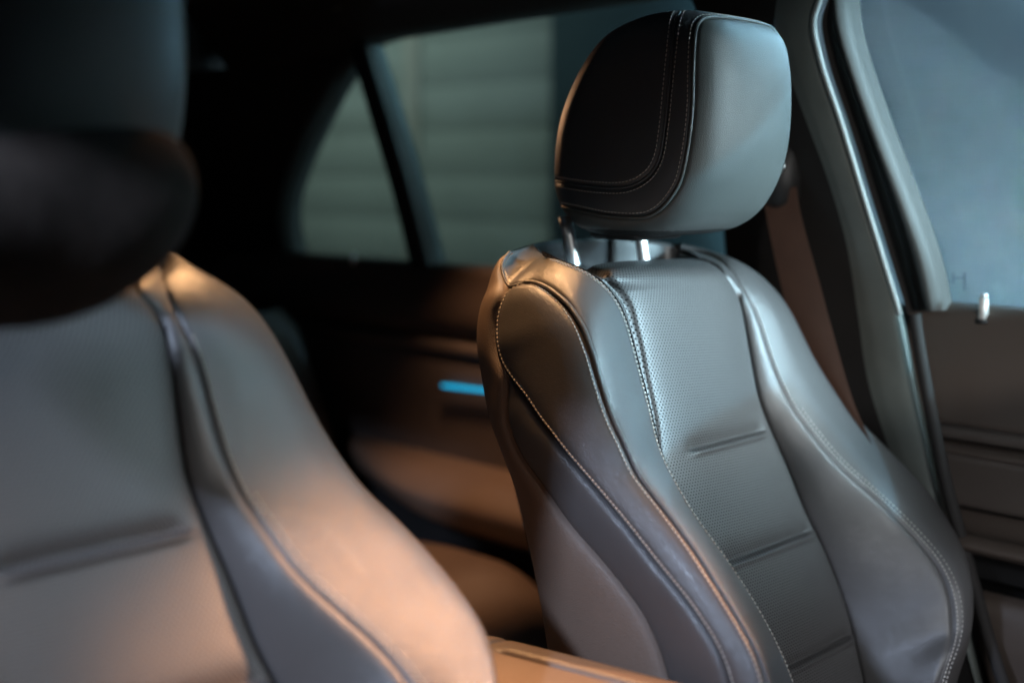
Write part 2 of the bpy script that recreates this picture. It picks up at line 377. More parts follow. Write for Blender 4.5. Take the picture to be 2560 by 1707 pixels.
s3 = smooth(spline(X_([(1352, 632, -1.02)])+D([(1402, 656, -.028), (1429, 666, -.008), (1469, 684.5, .014), (1496, 700.5, .024), (1517.5, 724.7, .03), (1539, 751.5, .034), (1555, 783.6, .036), (1566, 816, .038), (1576.5, 848, .041), (1590, 901.5, .045), (1600.6, 941.6, .048), (1614, 992.5, .054), (1626.7, 1046.5, .060), (1646.5, 1125.6, .071), (1674, 1187, .080), (1732, 1291, .096), (1807, 1395, .110), (1865, 1482, .118), (1911, 1562.6, .122), (1952, 1643.5, .123), (1975, 1704, .122)]), 400, .14), 30)
def xs2(y): return float(np.interp(y, [711, 861, 1100, 1400, 1700], [-.975, -.962, -.948, -.938, -.93]))
s2_pts = [(1322, 711), (1354, 719), (1389, 741), (1416, 765), (1437, 794), (1453, 821), (1469, 861), (1483, 901), (1496, 950), (1509.5, 992.5), (1528, 1046.5), (1559.5, 1114), (1593, 1187), (1662.6, 1279), (1732, 1372), (1795.6, 1470), (1853, 1562.6), (1894, 1638), (1917, 1704)]
s2 = smooth(spline(X_([(x, y, xs2(y)) for x, y in s2_pts]), 400, .14), 30)
def xs1(y): return float(np.interp(y, [711, 760, 861, 1100, 1400, 1700], [-.975, -.952, -.934, -.926, -.920, -.918]))
s1_pts = [(1322, 711), (1305, 713), (1287, 722), (1268, 736), (1256, 754), (1244, 783), (1239.5, 821), (1240, 861), (1250, 901), (1266, 931), (1292.5, 966), (1319, 1000), (1342, 1037), (1385, 1093), (1413, 1129.5), (1477.5, 1198+8), (1558.5, 1302), (1645, 1412), (1720, 1505), (1778, 1591.5), (1808, 1650), (1824.5, 1704)]
s1 = smooth(spline(X_([(x, y, xs1(y)) for x, y in s1_pts]), 400, .14), 30)
s0_pts = [(1271, 1050), (1287, 1098), (1310.5, 1145), (1350, 1200), (1373.5, 1233), (1431, 1314), (1500.7, 1389+4), (1558.5, 1458.5+6), (1605, 1528), (1639.5, 1597), (1665.5, 1672.5)]
s0_low = X_([(x, y, -.925) for x, y in s0_pts])
s0 = smooth(spline(s0_low, 400, .16), 30)
sl_pts = [(1275, 631, -1.0), (1251, 651, -.99), (1235, 683, -.98), (1223.5, 730, -.972), (1213.6, 789.5, -.968), (1211, 849, -.966), (1215.6, 908, -.965), (1223.5, 967, -.964), (1239, 1026.7, -.96), (1263, 1066+25, -.957), (1286, 1170, -.953), (1298, 1216, -.95), (1321, 1331, -.945), (1339, 1424, -.943), (1356, 1516, -.942), (1368, 1597, -.94), (1385, 1700, -.94)]
sl = spline(X_(sl_pts), 400, .14)

# shoulder and bolster front: from the shoulder seam over the top down the front of the bolster
shoulder_seam = X_([(1277, 629, -1.0), (1262, 646, -.987), (1254, 668, -.978), (1258, 693, -.972), (1271, 718, -.968), (1292, 716, -.968)])
sA = spline(shoulder_seam+X_([(x, y, xs2(y)) for x, y in s2_pts]), 400, .14)
sB = spline(Y_([(1338, 614, -1.045), (1348, 626, -1.02), (1372, 643, -.985)])+list(s3[20::12]), 400)
bf = loft('bolster_front', [sA, sB], M_LEATHER, seat, n=300, m=40, bulge=lambda t: (.006+.003*np.exp(-((t-.2)/.1)**2))*np.clip(t/.1, .15, 1), power=2.4, caps=(.6, 1))
op = loft('bolster_side_panel', [s1, s2], M_LEATHER, seat, n=300, m=48, bulge=.009, power=2.2)
# band between the side panel and the hard shell; it starts at the shoulder seam
sE = spline(list(np.array(shoulder_seam)[:5])+list(X_([(1268, 736, -.956), (1256, 754, -.95), (1244, 783, -.946), (1239.5, 821, -.94), (1240, 861, -.936), (1250, 901, -.932), (1262, 925, -.93)]))+list(X_([(1268, 960, -.928), (1268, 1010, -.926)]))+s0_low, 400, .16)
sE = resample(smooth(sE, 60), 400)
sh = loft('side_shell', [sl, sE], M_SHELL, seat, n=300, m=40, bulge=.014, power=2.0, caps=(0, 1))
sF = spline(X_([(1262, 925, -.93), (1268, 960, -.928), (1268, 1010, -.926)])+s0_low, 400, .16)
sG = spline(X_([(x, y, xs1(y)) for x, y in s1_pts[9:]]), 400, .14)
lp = loft('lower_side_panel', [sF, sG], M_LEATHER, seat, n=300, m=30, bulge=.007, power=2.2)
ist = loft('inner_strip', [s3, .5*(s3+s4)+np.array([-.004, -.004, 0]), s4], M_PERF, seat, n=260, m=26, bulge=.004)
isr = loft('inner_strip', [s5, .5*(s5+s6)+np.array([0, .004, 0]), s6], M_LEATHER, seat, n=260, m=30, bulge=.006)
# centre panel with its pressed cross pleats
def zof(x, y): return on_d(x, y, 0)[2]
def xof(x, y): return on_d(x, y, 0)[0]
PLEATS = [(zof(1800, 1102), xof(1893, 1070), xof(1718, 1131)), (zof(1912, 1366), xof(2010, 1320), -1.04), (zof(2045, 1622), xof(2112, 1577), -1.04), (zof(2150, 1850), -1.4, -1.02)]
def pleat(G, s, tot):
    D_ = np.zeros(G.shape[:2])
    for z0, xa, xb in PLEATS:
        dz = G[..., 2]-z0; x = G[..., 0]
        mask = 1/(1+np.exp(-(x-xa)/.004))*1/(1+np.exp((x-xb)/.004))
        up = np.where(dz > 0, np.exp(-(np.abs(dz)/.010)**1.3), np.exp(-(dz/.0022)**2))
        D_ += mask*(-.0075*up+.0035*np.exp(-((dz+.0065)/.0035)**2))
    xx = (G[..., 0]-XC)/.11
    return D_-.004*(1-xx**2)*.6
smid = .5*(s4+s5)
cp = loft('center_panel', [s4, s5], M_PERF, seat, n=460, m=70, bulge=.012, disp=pleat, power=2.4)
ob = loft('bolster_outer', [s6, .55*s6+.45*s7+np.array([0, .006, .003]), s7, s7+np.array([-.012, -.03, -.004]), s7+np.array([-.014, -.10, -.01])], M_LEATHER, seat, n=300, m=60, bulge=.004, caps=(1, 0), hint=(-1.9, 1.5, 1.2))
# foam core under the covers
core = [c+np.array(o_) for c, o_ in ((s1, (-.03, -.02, -.01)), (s2, (-.02, -.022, -.01)), (s3, (0, -.03, -.01)), (s4, (.0, -.022, -.004)), (s5, (0, -.022, -.004)), (s6, (0, -.026, -.01)), (s7, (.03, -.03, -.01)))]
loft('foam_core', [c[60:] for c in core], M_BLACK, seat, n=80, m=60, sink=0)
# moulded back, closing the seat from behind
rim = spline(Y_([(1276, 628, -1.02), (1300, 620, -1.045), (1338, 611.5, -1.07), (1378, 604, -1.085), (1425, 600, -1.09), (1480, 597.5, -1.092), (1540, 598, -1.09), (1600, 603, -1.085), (1664, 611, -1.07), (1727, 624, -1.04), (1791, 640, -.995), (1839, 659, -.955), (1887, 685, -.93)]), 200)
back0 = rim+np.array([0, -.006, -.002])
back1 = rim+np.array([0, -.014, -.03])
back15 = np.stack([XC+(rim[:, 0]-XC)*.84, np.full(len(rim), -1.105), np.full(len(rim), .86)], 1)
back2 = resample(np.stack([XC+(rim[:, 0]-XC)*.50, np.full(len(rim), -1.10), np.full(len(rim), .70)], 1), 200)
back3 = np.stack([XC+(rim[:, 0]-XC)*.50, np.full(len(rim), -1.0), np.full(len(rim), .33)], 1)
back2[:, 1] -= .03*(1-((back2[:, 0]-XC)/.24)**2)
loft('back_shell', [back0, back1, back15, back2, back3], M_SHELL, seat, n=80, m=40, sink=0, hint=(XC, -3, .8))
# recess behind the cushion where the headrest posts come down, lined in gloss black
inner = spline(Y_([(1345, 617, -1.05), (1378, 609, -1.07), (1425, 604, -1.078), (1480, 602, -1.08), (1540, 602.5, -1.078), (1600, 607, -1.07), (1664, 615.5, -1.055), (1700, 624, -1.04)]), 120)
loft('rim_roll', [resample(rim[14:152], 120), .5*(resample(rim[14:152], 120)+inner)+np.array([0, 0, .003]), inner], M_LEATHER, seat, n=100, m=12, sink=0, hint=(XC, -.8, 3))
inner_lo = inner+np.array([0, .012, -.075])
loft('recess_liner', [inner, .5*(inner+inner_lo)+np.array([0, -.004, 0]), inner_lo], M_GLOSS, seat, n=80, m=14, sink=0, hint=(XC, 0, 1.2))
w0 = spline([s4[0]+np.array([.02, 0, -.012]), .5*(s4[0]+s5[0])+np.array([0, 0, -.012]), s5[0]+np.array([-.02, 0, -.012])], 60)
loft('recess_floor', [inner_lo, w0+np.array([0, -.004, -.03]), w0], M_GLOSS, seat, n=60, m=14, sink=0, hint=(XC, -.9, 2))
# inner wall of the recess on its right, in leather
ww = spline(list(s6_top)+[s6_low[0]], 60)
loft('recess_side', [ww, ww+np.array([.008, .0, -.03]), ww+np.array([.012, .0, -.07])], M_LEATHER, seat, n=60, m=12, sink=0, hint=(-1.0, -.9, 1.1))
wl = spline(Y_([(1338, 614, -1.045), (1348, 626, -1.02), (1372, 643, -.985), (1402, 656, -.965)])+[s3[40]], 60)
loft('recess_side', [wl, wl+np.array([-.008, .0, -.03]), wl+np.array([-.012, .0, -.07])], M_LEATHER, seat, n=60, m=12, sink=0, hint=(-1.4, -.9, 1.1))
# cushion below the picture
cu = []
for yy, zt, hw in ((-.72, .30, .20), (-.62, .36, .23), (-.45, .37, .25), (-.28, .385, .25), (-.20, .36, .24), (-.17, .30, .23)):
    cu.append([(XC+hw*math.sin(a), yy, zt+.035*math.cos(a*2)*-1*abs(math.sin(a))**2+(.0 if abs(a) < 1.3 else -.09)) for a in np.linspace(-1.57, 1.57, 25)])
loft('seat_cushion', [np.array(c) for c in cu], M_LEATHER, seat, n=40, m=40, sink=0, hint=(XC, -.4, 3))
box('seat_base', (XC-.2, -.75, .12), (XC+.2, -.22, .29), M_BLACK, seat, .02)

# sewing
def sew(g, dist, side, parent=None, i0=0, i1=None, lift=.0004, **k):
    P, N = at_dist(g, dist, side, lift, i0, i1); stitches(smooth(P, 4), N, M_THREAD, parent or g.o, **k)
sew(op, .0045, 0, pitch=.0050, length=.0041, r=.00085); sew(op, .0045, 1)
P, N = at_dist(op, .0008, 0, .0004); tube('seam', smooth(P, 3), .0012, M_RUBBER, op.o, Nrm=N)
P, N = at_dist(lp, .0006, 0, .0004, 40); tube('seam', smooth(P, 3), .0012, M_RUBBER, lp.o, Nrm=N)
sew(bf, .0035, 1, i0=20); sew(bf, .0095, 1, i0=26)
P, N = at_dist(bf, .0012, 0, .0012, 34); tube('piping', smooth(P, 4), .0028, M_LEATHER, bf.o, Nrm=N)
P, N = at_dist(bf, .0012, 0, .0004, 1, 34); tube('piping', smooth(P, 3), .0020, M_LEATHER, bf.o, Nrm=N)
P, N = at_dist(bf, .0006, 1, .0, 20); tube('seam', smooth(P, 3), .0013, M_RUBBER, bf.o, Nrm=N)
sew(ob, .0055, 0, i0=60); sew(ob, .012, 0, i0=110, pitch=.006)
# headrest posts
for pb, pt in (((1435, 662), (1415, 555)), ((1611, 660), (1597, 562))):
    b = on_y(*pb, -1.03); t_ = on_x(*pt, b[0]); dv = t_-b; p0 = b-dv*.25; p1 = t_+dv*.12
    o = tube('headrest_post', [p0+(p1-p0)*t for t in np.linspace(0, 1, 6)], .0084, M_CHROME, seat, k=24)
    tube('post_collar', [b+np.array([0, 0, t]) for t in (-.012, -.006, -.002, .0)], [.017, .019, .018, .012], M_BLACK, o, k=24)

# ---- headrest: one body shaped by its side outline, swept with rounded ends
RING = np.array([(-1.025, .992), (-1.048, 1.022), (-1.050, 1.067), (-1.040, 1.115), (-1.012, 1.166), (-.966, 1.212), (-.925, 1.228), (-.885, 1.234), (-.845, 1.230), (-.818, 1.212), (-.806, 1.175), (-.803, 1.11), (-.808, 1.07), (-.820, 1.035), (-.842, 1.003), (-.872, .984), (-.925, .975), (-.985, .976)])
rg = RING.copy(); R3 = np.stack([np.zeros(len(rg)), rg[:, 0], rg[:, 1]], 1)
R3 = np.vstack([R3, R3[:1]]); ringc = spline(np.vstack([R3[-3:-1], R3, R3[1:3]]), 900)
# keep one full turn
d0 = np.linalg.norm(ringc-R3[0], axis=1); i0 = int(np.argmin(d0[:300])); i1 = int(600+np.argmin(d0[600:])); ringc = resample(ringc[i0:i1], 241)[:-1]
HXC, HA = -1.192, .1005
cen = np.array([0, -.925, 1.105]); EH = .34
phis = np.linspace(-math.pi/2, math.pi/2, 141)
V = []
for ph in phis:
    s_, c_ = math.sin(ph), math.cos(ph)
    xx = HXC+HA*math.copysign(abs(s_)**EH, s_); k = abs(c_)**EH if c_ > 1e-9 else 0
    for q in ringc:
        p = cen+(q-cen)*np.array([0, k, k]); front = max(0, (p[1]+.93)/.12)
        back = max(0, (-.93-p[1])/.12)
        xq = HXC+(xx-HXC)*(1-.12*back**1.5)
        yb = .012*(1-((xx-HXC)/HA)**2)*front
        V.append((xq, p[1]+yb, p[2]))
V = np.array(V); nr = len(ringc); npn = len(phis)
idx = np.arange(npn*nr).reshape(npn, nr)
FQ = np.stack([idx[:-1], idx[1:], np.roll(idx, -1, 1)[1:], np.roll(idx, -1, 1)[:-1]], 2).reshape(-1, 4)
def proj(P):
    v = P-CAM; d = v@CF; return np.stack([1280+FPX*(v@CR)/d, 853.5-FPX*(v@CU)/d], 1)
def inpoly(pts, poly):
    poly = np.array(poly, float); x, y = pts[:, 0], pts[:, 1]; ins = np.zeros(len(pts), bool); j = len(poly)-1
    for i in range(len(poly)):
        xi, yi = poly[i]; xj, yj = poly[j]
        c = ((yi > y) != (yj > y)) & (x < (xj-xi)*(y-yi)/((yj-yi) or 1e-9)+xi); ins ^= c; j = i
    return ins
from mathutils.bvhtree import BVHTree
bvh = BVHTree.FromPolygons([tuple(v) for v in V], [tuple(f) for f in FQ])
def cast(pts, n):
    """pixels traced on the photograph, carried on to the headrest's surface"""
    P2 = spline([(x, y, 0) for x, y in pts], n)[:, :2]; P = []; N = []
    for x, y in P2:
        r = Vector(ray(x, y)); h = bvh.ray_cast(Vector(CAM), r)
        if h[0] is None: continue
        nn = h[1] if h[1].dot(r) < 0 else -h[1]; P.append(h[0]); N.append(nn)
    P = np.array(P); N = np.array(N)
    return smooth(P, 5), smooth(N, 25)
WELT = [(1704, 24), (1694, 34), (1686.7, 60), (1678, 134), (1669, 223), (1660, 312), (1646.5, 393), (1628.7, 428.7), (1597, 455.5), (1557, 469), (1490, 468), (1432, 461), (1385, 453)]
PIPE = [(1771.6, 43), (1752, 50), (1741, 72), (1733.6, 156), (1731, 268), (1718, 379.5), (1700, 455.5), (1673, 500), (1646.5, 527), (1620, 541), (1590, 545), (1520, 541), (1450, 527), (1392, 514)]
nv = FQ.shape[0]
fc = V[FQ].mean(1); fn = np.cross(V[FQ[:, 2]]-V[FQ[:, 0]], V[FQ[:, 3]]-V[FQ[:, 1]])
toc = CAM-fc
if ((fn*(fc-np.array([HXC, -.925, 1.105]))).sum(1)).mean() < 0: fn = -fn; FQ = FQ[:, ::-1]
vis = (fn*toc).sum(1) > 0
pf = proj(fc)
side_poly = WELT+[(1340, 453), (1340, -40), (1704, -40)]
band_poly = PIPE+[(1340, 514), (1340, -60), (1771, -60)]
in_side = inpoly(pf, side_poly) & vis
in_band = inpoly(pf, band_poly) & vis & ~in_side
backf = (~in_side) & (~in_band) & (((fc[:, 1] < -.93) & ~vis) | (fc[:, 2] < .985))
frontf = ~(in_side | in_band | backf)
def submesh(name, mask, m, parent):
    f = FQ[mask]; u, inv = np.unique(f, return_inverse=True)
    return mesh_obj(name, V[u], inv.reshape(-1, 4).tolist(), m, parent)
# grooves pressed under the welt and piping
def press(P, h, w):
    from mathutils.kdtree import KDTree
    kd = KDTree(len(P))
    for i, p in enumerate(P): kd.insert(p, i)
    kd.balance()
    vn = np.zeros_like(V); np.add.at(vn, FQ.ravel(), np.repeat(fn/np.maximum(np.linalg.norm(fn, axis=1, keepdims=True), 1e-12), 4, 0)); vn /= np.maximum(np.linalg.norm(vn, axis=1, keepdims=True), 1e-9)
    for i in range(len(V)):
        d = kd.find(V[i])[2]
        if d < 3*w: V[i] -= vn[i]*h*math.exp(-(d/w)**2)
PW, NW = cast(WELT, 260); PP, NP_ = cast(PIPE, 300)
def mirror(P): Q = P.copy(); Q[:, 0] = 2*HXC-Q[:, 0]; return Q
top_ = np.linspace(mirror(PP)[0], PP[0], 40)[1:-1]
PPF = np.vstack([mirror(PP)[::-1], top_, PP]); PPN = []
for i_, p in enumerate(PPF):
    h = bvh.find_nearest(Vector(p)); nn = np.array(h[1]); c_ = np.array(h[0])
    if nn@(c_-np.array([HXC, -.925, 1.105])) < 0: nn = -nn
    PPF[i_] = c_; PPN.append(nn)
PPF = smooth(PPF, 6); PPN = smooth(np.array(PPN), 25); PPN /= np.linalg.norm(PPN, axis=1, keepdims=True)
PP, NP_ = PPF, PPN
press(PW, .0035, .0035); press(PP, .0025, .003)
head = submesh('headrest', frontf, M_HEAD, seat)
submesh('headrest_side', in_side, M_HEADSHADE, head); submesh('headrest_band', in_band, M_HEADSHADE, head); submesh('headrest_back', backf, M_BLACK, head)
tube('piping', PP-NP_*.0004, .0022, M_HEAD, head, Nrm=NP_)
tube('welt', PW-NW*.002, .0016, M_HEADSHADE, head, Nrm=NW)
def offs(P, N, d):
    T = np.gradient(P, axis=0); T /= np.linalg.norm(T, axis=1, keepdims=True); B = np.cross(T, N); B /= np.linalg.norm(B, axis=1, keepdims=True)
    return smooth(P+B*d, 8)
def snap(P):
    out = []; N = []
    b2 = BVHTree.FromPolygons([tuple(v) for v in V], [tuple(f) for f in FQ])
    for p in P:
        h = b2.find_nearest(Vector(p)); nn = h[1]; out.append(h[0]+nn*.0004); N.append(nn)
    N = np.array(N); out = np.array(out)
    if ((out-np.array([HXC, -.925, 1.105]))*N).sum() < 0: N = -N; out = out+N*.0008
    return out, N
for P, N, d in ((PW, NW, .0062), (PW, NW, -.0062), (PP, NP_, None)):
    if d is None:
        for dd in (.006, -.006):
            Q = offs(P, N, dd)
            if inpoly(proj(Q[-160:-159]), band_poly)[0]: stitches(*snap(Q), M_THREAD, head)
    else: stitches(*snap(offs(P, N, d)), M_THREAD, head)
# foot of the headrest between the posts
box('headrest_foot', (-1.212, -.99, .972), (-1.118, -.91, .996), M_BLACK, head, .009)

# ---- the near front seat: the same seat, a seat's width closer and raised a little
near = copy_tree(seat)
near.location = Vector(seat.location)+Vector((.795, -.04, .03))
for c_ in near.children:
    if c_.name.startswith('headrest') and not c_.name.startswith('headrest_post'): c_.location = Vector((-.012, 0, .0))
near['label'] = 'near front seat, blurred and cut off by the left edge of the photo'

# soft cushion strapped to the near headrest
ncx, ncy, ncz = -.318, -.80, 1.042
pillow = thing('neck_cushion', 'dark soft rounded cushion at the foot of the blurred nearest headrest', 'cushion', (ncx, ncy, ncz))
V2 = []; F2 = []; nu, nv_ = 48, 36
for i in range(nu):
    u = -math.pi/2+math.pi*i/(nu-1); xx = math.copysign(abs(math.sin(u))**.6, math.sin(u))*.145; rr = abs(math.cos(u))**.55
    for j in range(nv_):
        a = 2*math.pi*j/nv_; fold = 1+.03*math.sin(xx*40+a*2)*rr+.02*math.sin(a*3+xx*35)
        V2.append((ncx+xx, ncy+.060*rr*math.cos(a)*fold-.35*xx*xx, ncz+.062*rr*math.sin(a)*fold-.03*(1-(xx/.145)**2)))
F2 = [(i*nv_+j, (i+1)*nv_+j, (i+1)*nv_+(j+1) % nv_, i*nv_+(j+1) % nv_) for i in range(nu-1) for j in range(nv_)]
M_CUSH = noisy('cushion_cloth', (.032, .025, .021), .95, sc=30, amt=.6, bump=1., bsc=120, spec=.1)
mesh_obj('cushion_body', V2, F2, M_CUSH, pillow)


# ================================================================ CENTRE CONSOLE
con = thing('armrest_console', 'tan lit console armrest at the lower edge between the two front seats', 'armrest', (-.78, -.8, .1))
zt = .577
def cross(xa, xb, y, z, r=.02):
    xs = [xa, xa+r*.2, xa+r, (xa+xb)/2, xb-r, xb-r*.2, xb]; zs = [z-.10, z-r, z-.002, z+.004, z-.002, z-r, z-.10]
    return spline([(a, y, b) for a, b in zip(xs, zs)], 40)
ya, yb = -.896, -.35
def xa_(y): return -.868-.20*(y+.86)
loft('armrest_lid', [cross(xa_(yy), -.64, yy, zz) for yy, zz in ((ya, zt-.035), (ya+.006, zt-.012), (ya+.018, zt-.002), (ya+.040, zt))], M_CONSOLE_LIT, con, n=60, m=40, sink=.006, sw=.0035, caps=(0, 1), hint=(-.78, -.8, 3))
def ridge(G, s, tot):
    x = G[..., 0]+.20*(G[..., 1]+.82); fade = 1/(1+np.exp(-(G[..., 1]+.828)/.002))
    return fade*(-.006*np.exp(-((x+.812)/.0028)**2)+.0022*np.exp(-((x+.821)/.004)**2))
loft('armrest_pad', [cross(xa_(yy), -.64, yy, zt) for yy in np.linspace(ya+.042, yb, 9)], M_CONSOLE_LIT, con, n=400, m=240, sink=.006, sw=.0035, disp=ridge, hint=(-.78, -.8, 3))
box('console_body', (-.862, ya+.02, .12), (-.65, yb, zt-.07), M_BLACK, con, .02)

# ================================================================ REAR DOOR WITH ITS WINDOWS
def door_profile(name, label, prof, y0, y1, mats, cut=None, n=40):
    pass
rd = thing('rear_door', 'dark rear door with tinted windows, thin cyan light strip and lit brown armrest', 'car door', (-1.62, -1.8, .2))
def along(prof, y0, y1, n=60):
    """profile curve (x,z) run along the car between y0 and y1"""
    return [np.array([(x, y, z) for y in np.linspace(y0, y1, n)]) for x, z in prof]
def strip(name, prof, y0, y1, m, parent, hint=(0, -1.2, 1.0), sink=.002, mm=16, **k):
    return loft(name, along(prof, y0, y1), m, parent, n=50, m=mm, sink=sink, hint=hint, **k)
RY0, RY1 = -2.62, -1.13
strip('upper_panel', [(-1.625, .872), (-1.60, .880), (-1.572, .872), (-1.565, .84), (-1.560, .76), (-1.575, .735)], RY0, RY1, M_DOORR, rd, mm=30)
strip('trim_strip', [(-1.575, .733), (-1.566, .722), (-1.566, .708), (-1.575, .70)], RY0, RY1, M_DOORDK, rd)
# middle panel and armrest
strip('middle_panel', [(-1.575, .698), (-1.572, .66), (-1.582, .56), (-1.586, .48)], RY0, RY1, M_DOORDK, rd)
def low(L_): return [(x, y, z-.088+(y+1.5)*.04) for x, y, z in L_]
arm = loft('door_armrest', [spline(low(q), 60) for q in (
    [(-1.585, -2.06, .606), (-1.585, -1.7, .592), (-1.585, -1.35, .580), (-1.585, -1.13, .572)],
    [(-1.550, -2.05, .590), (-1.500, -1.80, .574), (-1.490, -1.40, .562), (-1.490, -1.13, .556)],
    [(-1.545, -2.03, .566), (-1.472, -1.78, .548), (-1.462, -1.40, .536), (-1.462, -1.13, .530)],
    [(-1.552, -2.00, .535), (-1.482, -1.74, .508), (-1.472, -1.40, .495), (-1.472, -1.13, .49)],
    [(-1.600, -1.96, .510), (-1.550, -1.72, .470), (-1.540, -1.40, .455), (-1.540, -1.13, .45)])], M_BENCH, rd, n=60, m=40, sink=0)
strip('lower_panel', [(-1.588, .478), (-1.60, .4), (-1.60, .3), (-1.60, .12)], RY0, RY1, M_BLACK, rd)
loft('light_strip', [np.array([on_x(x, y, -1.562) for x, y in ((1104, 959), (1130, 961), (1180, 967), (1240, 974), (1320, 984))]), np.array([on_x(x, y, -1.556) for x, y in ((1104, 963), (1130, 966), (1180, 972), (1240, 979), (1320, 989))]),
                     np.array([on_x(x, y, -1.562) for x, y in ((1105, 967), (1130, 971), (1180, 977), (1240, 984), (1320, 994))])], M_STRIP, rd, n=30, m=8, sink=0)
def d2s(pts): return [(x*1.0884, y*1.0884) for x, y in pts]
def side_slab(name, pts, th, m, parent, off=0, disp_units=True):
    P = [on_side(x, y, off) for x, y in (d2s(pts) if disp_units else pts)]
    return slab(name, P, th, m, parent)
box('door_shell', (-1.68, RY0, .12), (-1.632, RY1, .862), M_BLACK, rd, 0)
# divider bar
def bar(name, left, right, m, parent, off, th, n=40):
    L_ = spline([on_side(x, y, off) for x, y in d2s(left)], n); R_ = spline([on_side(x, y, off) for x, y in d2s(right)], n)
    k = np.array([th, 0, 0]); mid = .5*(L_+R_)
    return loft(name, [L_-k, L_, mid+np.array([.004, 0, 0]), R_, R_-k], m, parent, n=n, m=40, sink=0, hint=(0, 0, 1))
bar('divider_bar', [(800, 100), (850, 270), (900, 440), (945, 622), (965, 700)], [(845, 90), (905, 270), (955, 440), (1005, 624), (1025, 700)], M_RUBBER, rd, .012, .03)
bar('divider_trim', [(822, 100), (872, 270), (920, 440), (968, 622), (985, 690)], [(838, 100), (892, 270), (942, 440), (990, 622), (1008, 690)], M_BLACK, rd, .024, .01)
side_slab('window_pane', [(835, 60), (1560, -60), (1720, -20), (1760, 660), (990, 640)], .004, M_GLASS_T, rd, -.02)
side_slab('quarter_pane', [(640, 120), (840, 90), (970, 640), (640, 640)], .004, M_GLASS_T, rd, -.022)
lp_ = on_side(812*1.0884, 604*1.0884, .03)+np.array([0, 0, .008])
tube('lock_pin', [lp_+np.array([0, 0, t]) for t in (-.012, .0, .010, .013)], [.0046, .0046, .0046, .002], M_PIN, rd, k=16)

# body side round the rear windows: the dark rear pillar with the curved window opening
rp = thing('rear_pillar', 'black rear roof pillar curving round the small quarter window', 'car pillar', (-1.5, -2.6, .87))
ql = spline([on_side(x, y, .01) for x, y in d2s([(808, 128), (760, 200), (720, 280), (680, 370), (657, 440), (650, 490), (655, 540), (668, 590), (685, 640)])], 60)
far = np.stack([np.array([cabin_x(z)+.06 for z in ql[:, 2]]), np.full(60, -3.5), ql[:, 2]], 1)
loft('pillar_panel', [ql-np.array([.05, 0, 0]), ql, ql+(far-ql)*.04+np.array([.004, 0, 0]), far], M_CLOTH, rp, n=60, m=30, sink=0, hint=(0, 0, 1))
# roof rail over the windows
rr_top = d2s([(560, 190), (700, 150), (800, 118), (850, 93), (1000, 66), (1200, 34), (1400, 4), (1560, -20), (1700, -25), (1800, -30)])
e = spline([on_side(x, y, .01) for x, y in rr_top], 80)
e = np.vstack([e]); 
rail = thing('roof_rail', 'black padded roof edge above the rear door window', 'roof rail', (-1.45, -1.6, 1.32))
yA = e.copy(); up1 = e+np.array([.035, 0, .02]); up2 = np.stack([np.full(80, -1.33), e[:, 1], np.maximum(e[:, 2]+.05, 1.375)], 1); up3 = np.stack([np.full(80, -1.18), e[:, 1], np.full(80, 1.42)], 1)
loft('rail_padding', [e-np.array([.05, 0, .0]), e, up1, up2, up3], M_CLOTH, rail, n=80, m=40, sink=0, hint=(0, 0, .9))
gp = [on_side(x, y, .055) for x, y in d2s([(745, 6), (765, 12), (785, 10), (800, -2)])]
tube('grab_handle', spline(gp, 20), .012, M_DOOR, rail)

# ================================================================ CENTRE PILLAR, BELT
cpil = thing('center_pillar', 'tall grey door pillar with a bright edge strip right of the far headrest', 'car pillar', (-1.55, -1.05, .2))
def sc_(pts, off): return spline([on_side(x, y, off) for x, y in d2s(pts)], 120)
pl0 = sc_([(1560, -60), (1610, 60), (1640, 250), (1655, 420), (1668, 600), (1700, 800), (1760, 1000), (1900, 1300), (2100, 1620)], .01)
pl1 = sc_([(1796, -60), (1784, 0), (1780, 70), (1812, 170), (1856, 290), (1904, 420), (1944, 560), (1970, 720), (1995, 880), (2060, 1080), (2150, 1300), (2260, 1620)], .075)
pl2 = sc_([(1895, -60), (1882, 0), (1868, 50), (1884, 140), (1932, 285), (1992, 480), (2040, 635), (2066, 722), (2082, 800), (2110, 940), (2150, 1110), (2190, 1280), (2260, 1620)], .07)
pl3 = sc_([(1900, -60), (1888, 0), (1876, 50), (1892, 140), (1940, 285), (2000, 480), (2048, 635), (2074, 722), (2090, 800), (2120, 940), (2160, 1110), (2200, 1280), (2270, 1620)], .055)
loft('pillar_rear_face', [pl0, .5*(pl0+pl1)+np.array([.01, 0, 0]), pl1], M_CLOTH, cpil, n=120, m=30, sink=0)
loft('pillar_trim', [pl1, .6*pl1+.4*pl2+np.array([.005, 0, 0]), pl2, pl3], M_TRIM, cpil, n=140, m=50, bulge=0, sink=0)
pl2v = pl2[proj(pl2)[:, 1] < 790]
tube('edge_strip', pl2v+np.array([.004, .003, 0]), np.linspace(.0042, .0030, len(pl2v)), M_SATIN, cpil)
